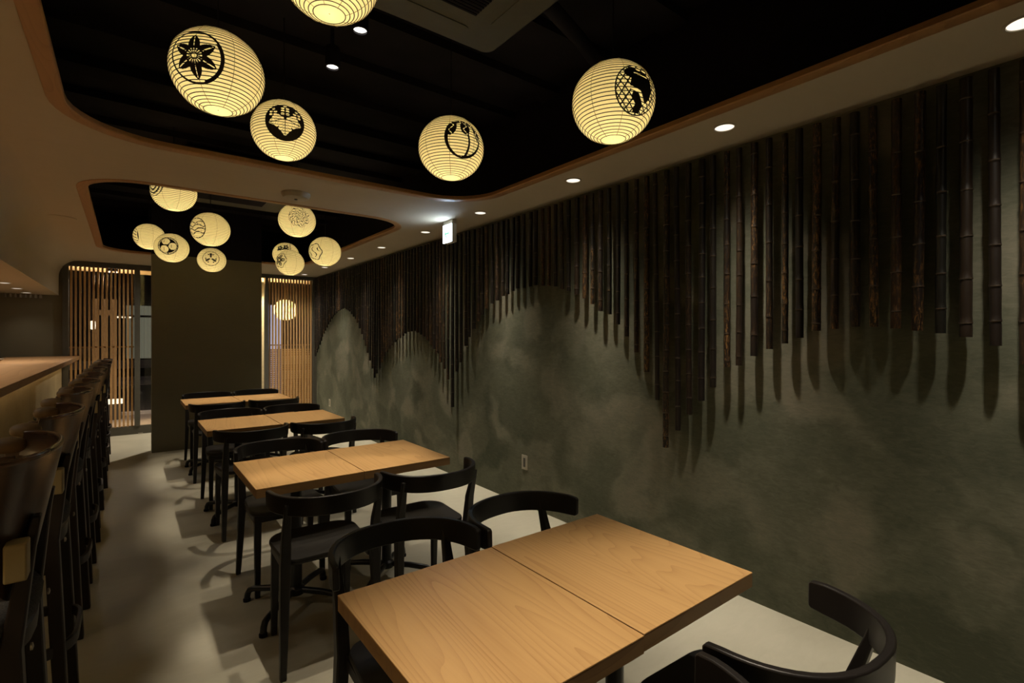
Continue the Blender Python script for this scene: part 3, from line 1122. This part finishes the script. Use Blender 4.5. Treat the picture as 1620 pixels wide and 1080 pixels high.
MB().tube([(0, 0, .17), (0, 0, .72)], .012, 8).build('cord', 'slat', ol)
MB().box(-.03, .03, -.55, .03, .72, .76).build('bracket', 'slat', ol)

# ------------------------------------------------------------------ dining tables
ZT, TH_ = .72, .042
def make_table(label, loc):
    t = thing('dining_table', label, 'table', loc, 0, 'oak two-seat tables in pairs')
    hx, hy = .2475, .3025
    tp = MB().box(-hx, hx, -hy, hy, ZT - .004, ZT)
    tp.build('tabletop', 'oak', t, bevel=.0008, seg=1)
    MB().box(-hx + .0003, hx - .0003, -hy + .0003, hy - .0003, ZT - TH_, ZT - .0041).build('top_edge', 'oak_edge', t, bevel=.0015)
    MB().box(-.14, .14, -.14, .14, ZT - TH_ - .006, ZT - TH_).build('mounting_plate', 'steel', t, bevel=.002)
    MB().lathe([(.028, .075), (.028, ZT - TH_ - .006)], 24).build('pole', 'steel', t)
    MB().lathe([(.040, .062), (.043, .072), (.040, .094), (.029, .104)], 24).build('hub', 'steel', t)
    for sx in (-1, 1):
        for sy in (-1, 1):
            e = .195
            p = [(sx * .02, sy * .02, .082), (sx * .10, sy * .10, .080), (sx * (e - .025), sy * (e - .025), .070), (sx * (e - .008), sy * (e - .008), .060), (sx * e, sy * e, .040), (sx * (e + .003), sy * (e + .003), .010)]
            ft = MB().tube(p, [.016, .016, .015, .0155, .0155, .0155], 12).build('foot', 'steel', t)
            MB().lathe([(.018, 0), (.019, .012), (.016, .018)], 14, (sx * (e + .003), sy * (e + .003), 0)).build('glide', 'black', ft)
    return t
rowY = [1.031, 2.770, 4.500, 6.215]
rowX = [(.6885, 1.1875), (.705, 1.204), (.707, 1.207), (.712, 1.212)]
rown = ['nearest table pair, cut by the bottom edge', 'second table pair from the camera', 'third table pair from the camera', 'farthest table pair by the dark pier']
tb0 = None
for k in range(4):
    for s in range(2):
        lab = 'oak dining table, %s half of the %s' % (('left', 'right')[s], rown[k])
        loc = (rowX[k][s], rowY[k] - (.004 if s == 0 and k == 0 else 0), (.0015 if s else 0) * 0)
        if tb0 is None:
            tb0 = make_table(lab, loc)
        else:
            dup(tb0, loc, 0, lab)

# ------------------------------------------------------------------ chairs
def leg_mesh(secs):
    rings = []
    for z, cx, cy, wx, wy in secs:
        rings.append([(cx - wx, cy - wy, z), (cx + wx, cy - wy, z), (cx + wx, cy + wy, z), (cx - wx, cy + wy, z)])
    return MB().loft(rings)
def make_chair(label, loc, rz):
    t = thing('dining_chair', label, 'chair', loc, rz, 'black bentwood chairs at the oak tables')
    out = []
    for x, y in rounded_rect(-.206, .206, -.21, .165, [.06, .06, .11, .11], 8):
        k = 1 - .11 * (.165 - y) / .375
        out.append((x * k, y))
    st = MB()
    n = len(out)
    def rg(sc, z, dy=0):
        return [(x * sc, (y + .02) * sc - .02, z) for x, y in out]
    st.loft([rg(.90, .432), rg(.985, .438), rg(1.0, .446), rg(1.0, .455), rg(.985, .461), rg(.90, .461), rg(.6, .457), rg(.25, .455)])
    st.build('seat', 'seat', t, smooth=40)
    for sx in (-1, 1):
        leg_mesh([(0, sx * .170, .118, .0125, .0125), (.20, sx * .169, .112, .0155, .0155), (.44, sx * .166, .102, .018, .018)]).build('leg', 'chair', t, bevel=.004)
        leg_mesh([(0, sx * .205, -.250, .0125, .0135), (.22, sx * .197, -.228, .017, .018), (.44, sx * .190, -.214, .020, .021), (.58, sx * .190, -.236, .018, .016), (.69, sx * .192, -.271, .0135, .011), (.722, sx * .192, -.279, .0135, .0085)]).build('leg', 'chair', t, bevel=.004)
        MB().box(sx * .176 - .010, sx * .176 + .010, -.20, .11, .398, .434).build('seat_rail', 'chair', t, bevel=.003)
    MB().box(-.165, .165, .100, .120, .398, .434).build('seat_rail', 'chair', t, bevel=.003)
    # bent backrest
    pts = [(.237, -.112)]
    nseg = 26
    for i in range(nseg + 1):
        a = -PI * i / nseg
        ca, sa = math.cos(a), math.sin(a)
        pts.append((.236 * (abs(ca) ** .86) * (1 if ca >= 0 else -1), -.12 + .235 * -(abs(sa) ** .95)))
    pts.append((-.237, -.112))
    P = [Vector(p) for p in pts]
    rings = []
    m = len(P)
    for i in range(m):
        tt = (P[min(i + 1, m - 1)] - P[max(i - 1, 0)]).normalized()
        nn = Vector((-tt.y, tt.x))
        th = .0095
        lean = .010
        e = min(i, m - 1 - i)
        shr = [.010, .003, .0, 0][min(e, 3)]
        zt, zb = .752 - shr, .674 + shr
        a, b = P[i] + nn * th, P[i] - nn * th
        def q(p, z):
            k = (z - .71) / .04 * lean * .5
            return (p.x * (1 + k), -.07 + (p.y + .07) * (1 + k), z)
        rings.append([q(a, zb), q(b, zb), q(b, zt), q(a, zt)])
    MB().loft(rings).build('backrest', 'chair', t, bevel=.004, smooth=45)
    return t
ch0 = None
near_words = ['at the nearest table pair', 'at the second table pair', 'at the third table pair', 'at the farthest table pair']
for k in range(4):
    y1, y2 = rowY[k] - .3025, rowY[k] + .3025
    for s in range(2):
        xs = rowX[k][s] + (.015, .025)[s] + (.012 if (k, s) == (0, 1) else 0)
        for side in (0, 1):
            jx, jy, jr = rnd.uniform(-.008, .008), rnd.uniform(-.012, .012), R(rnd.uniform(-2, 2))
            lab = 'black bentwood chair %s, %s one on the %s side' % (near_words[k], ('left', 'right')[s], ('camera', 'far')[side])
            if k == 0:
                jx = jy = jr = 0.0
            jr += {(0, 1, 1): R(7), (1, 0, 0): R(-3), (0, 0, 1): R(-2), (0, 1, 0): R(-2.5), (2, 0, 0): R(4), (2, 1, 1): R(5)}.get((k, s, side), 0)
            yy = (y1 - .022 + jy) if side == 0 else (y2 - .045 + jy + (.06 if k else 0.02))
            rz = jr + (0 if side == 0 else PI)
            if ch0 is None:
                ch0 = make_chair(lab, (xs + jx, yy, 0), rz)
            else:
                dup(ch0, (xs + jx, yy, 0), rz, lab)

# ------------------------------------------------------------------ bar counter
ctr = thing('bar_counter', 'long wooden bar counter with a glowing plaster front', 'counter', (-.85, 4.0, 0))
def rel(x, y):
    return x + .85, y - 4.0
MB().box(-.37, .347, -5.2, 5.03, 1.092, 1.14).build('worktop', 'counter', ctr, bevel=.003)
MB().box(.10, .165, -5.2, 4.96, 0, 1.092).build('front_panel', 'panel', ctr)
MB().box(.20, .212, -5.2, 4.9, 1.084, 1.092).build('led_strip', 'led', ctr, smooth=0)
MB().box(-.37, -.32, -5.2, 5.03, 0, 1.092).build('back_panel', 'wall_dark', ctr)
al = bpy.data.lights.new('counter_led', 'AREA')
al.shape = 'RECTANGLE'
al.size, al.size_y = .02, 10.0
al.energy = LED_W * 10
al.color = (1.0, .68, .30)
ao = bpy.data.objects.new('counter_led', al)
C.objects.link(ao)
ao.parent = ctr
ao.location = (.206, -.15, 1.082)
ao.rotation_euler = (0, R(-35), 0)
nk = MB()
for k in range(5):
    nk.lathe([(.001, 0), (.03, .001), (.034, .010), (.02, .016), (.001, .018)], 12, (-1.16 + (k % 2) * .05, 7.4 + k * .16, 1.14))
tag(MB().lathe([(.03, 0), (.055, .012), (.058, .018), (.03, .012), (.001, .010)], 18, (-1.12, 7.75, 1.141)).build('white_dish', 'white'),
    'small white dish on the counter back edge at the left of the photo', 'dish')

# row of small glasses hanging under the bulkhead at the back wall
hg0 = None
for k in range(8):
    lab = 'small glass hanging under the bulkhead by the back wall, %s from the left' % ORD[k + 1]
    loc = (-1.215 + k * .047, 8.93, 1.957)
    if hg0 is None:
        hg0 = thing('hanging_glass', lab, 'glass', loc, 0, 'row of small glasses under the counter bulkhead')
        MB().lathe([(.004, 0), (.004, -.012), (.013, -.015), (.016, -.05), (.0145, -.05), (.012, -.017)], 14, cap=False).build('cup', 'metal', hg0)
        MB().lathe([(.0165, -.050), (.0175, -.052), (.0155, -.054)], 14, cap=False).build('lip', 'metal', hg0)
    else:
        dup(hg0, loc, 0, lab)

# ------------------------------------------------------------------ bar stools (facing the counter, -X)
def make_stool(label, loc):
    t = thing('bar_stool', label, 'bar stool', loc, 0, 'dark bar stools along the counter')
    # seat: round upholstered cushion on a wooden pan
    def sq(rx, ry, z, n=28):
        o = []
        for j in range(n):
            a = 2 * PI * j / n
            ca, sa = math.cos(a), math.sin(a)
            o.append((rx * abs(ca) ** .75 * (1 if ca >= 0 else -1), ry * abs(sa) ** .75 * (1 if sa >= 0 else -1), z))
        return o
    MB().loft([sq(.185, .195, .745), sq(.205, .215, .757), sq(.208, .218, .775), sq(.198, .208, .793), (sq(.16, .17, .803)), sq(.05, .05, .806)]).build('seat_cushion', 'fabric', t, smooth=60)
    MB().loft([sq(.18, .19, .690), sq(.198, .208, .695), sq(.200, .210, .735), sq(.19, .20, .744)]).build('seat_pan', 'stool_leg', t, smooth=40)
    for sy in (-1, 1):
        leg_mesh([(0, .205, sy * .160, .017, .019), (.40, .186, sy * .155, .019, .021), (.72, .172, sy * .150, .019, .021), (.93, .199, sy * .135, .012, .019), (1.0, .212, sy * .130, .008, .017)]).build('leg', 'stool_leg', t, bevel=.004)
        leg_mesh([(0, -.175, sy * .165, .017, .019), (.40, -.16, sy * .155, .019, .021), (.70, -.145, sy * .145, .020, .021)]).build('leg', 'stool_leg', t, bevel=.004)
    # bent wooden back shell
    nseg = 24
    def arc(s, z):
        k = (z - .82) / .315
        hw = .205 + .028 * k
        x0 = .178 + .062 * k
        d = .105 + .02 * k
        a = s * R(74)
        return (x0 - d + d * math.cos(a) ** .9 if abs(s) < 1 else x0 - d + d * math.cos(a), hw * math.sin(a) / math.sin(R(74)))
    ro, ri = [], []
    zs = 7
    mb = MB()
    outer_, inner_ = [], []
    for i in range(nseg + 1):
        s = -1 + 2 * i / nseg
        zlow = .80 + .16 * abs(s) ** 3.0
        co, ci = [], []
        for j in range(zs):
            z = zlow + (1.135 - zlow) * j / (zs - 1)
            x, y = arc(s, z)
            x2, y2 = arc(min(1, s + .02), z)
            x1, y1 = arc(max(-1, s - .02), z)
            tx, ty = x2 - x1, y2 - y1
            L_ = math.hypot(tx, ty)
            nx, ny = ty / L_, -tx / L_
            co.append((x + nx * .006, y + ny * .006, z))
            ci.append((x - nx * .006, y - ny * .006, z))
        outer_.append(co)
        inner_.append(ci)
    rings = [outer_[i] + inner_[i][::-1] for i in range(nseg + 1)]
    mb.loft(rings)
    mb.build('back_shell', 'walnut', t, smooth=50)
    top = []
    for i in range(nseg + 1):
        s = -1 + 2 * i / nseg
        x, y = arc(s, 1.135)
        top.append((x, y, 1.136))
    MB().tube(top, [.005] + [.0075] * (nseg - 1) + [.005], 10).build('back_rim', 'stool_rim', t, smooth=60)
    for sy in (-1, 1):
        x, y = arc(sy, 1.12)
        prof = []
        for i in range(11):
            a = PI * i / 10
            k = max(.02, math.sin(a) ** .7)
            prof.append([(x - .028 + .038 * math.cos(a), y * .985 + .024 * k * math.cos(2 * PI * j / 14), 1.106 + .023 * k * math.sin(2 * PI * j / 14)) for j in range(14)])
        MB().loft(prof).build('arm_pad', 'leather', t, smooth=60)
    for sy in (-1, 1):
        x, y = arc(sy, 1.0)
        MB().box(x - .060, x + .004, sy * (abs(y) - .006) - .006, sy * (abs(y) - .006) + .006, .955, 1.078).build('arm_panel', 'walnut', t, bevel=.003)
    MB().box(.168, .205, -.215, -.165, .885, .965).build('back_bracket', 'beige', t, bevel=.004)
    # bent footrest hoop
    hp = [(x, y) for x, y in rounded_rect(-.19, .228, -.185, .185, .11, 6)]
    rg_ = []
    n = len(hp)
    Pp = [Vector(p) for p in hp]
    for i in range(n):
        tt = (Pp[(i + 1) % n] - Pp[i - 1]).normalized()
        nn = Vector((tt.y, -tt.x)) * .007
        a, b = Pp[i] + nn, Pp[i] - nn
        rg_.append([(a.x, a.y, .335), (b.x, b.y, .335), (b.x, b.y, .372), (a.x, a.y, .372)])
    MB().loft(rg_, closed=True).build('footrest', 'stool_leg', t, bevel=.003)
    for sy in (-1, 1):
        b = MB().lathe([(.001, .0), (.008, .0), (.008, .004), (.001, .006)], 12, (0, 0, 0)).build('bolt', 'metal', t)
        b.location = (.203, sy * .152, .716)
        b.rotation_euler = (0, PI / 2, 0)
    return t
stY = [1.68, 2.42, 3.24, 3.89, 4.60, 5.40, 6.13, 6.90, 7.52]
sn = ['nearest one, cut by the left edge', 'second from the camera', 'third from the camera', 'fourth from the camera', 'fifth from the camera',
      'sixth from the camera', 'seventh from the camera', 'second from the far end', 'farthest one by the door']
st0 = None
for i, y in enumerate(stY):
    lab = 'dark bentwood bar stool along the counter, ' + sn[i]
    loc = (-.368 + rnd.uniform(-.006, .006), y, 0)
    if st0 is None:
        st0 = make_stool(lab, loc)
    else:
        dup(st0, loc, R(rnd.uniform(-2, 2)), lab)
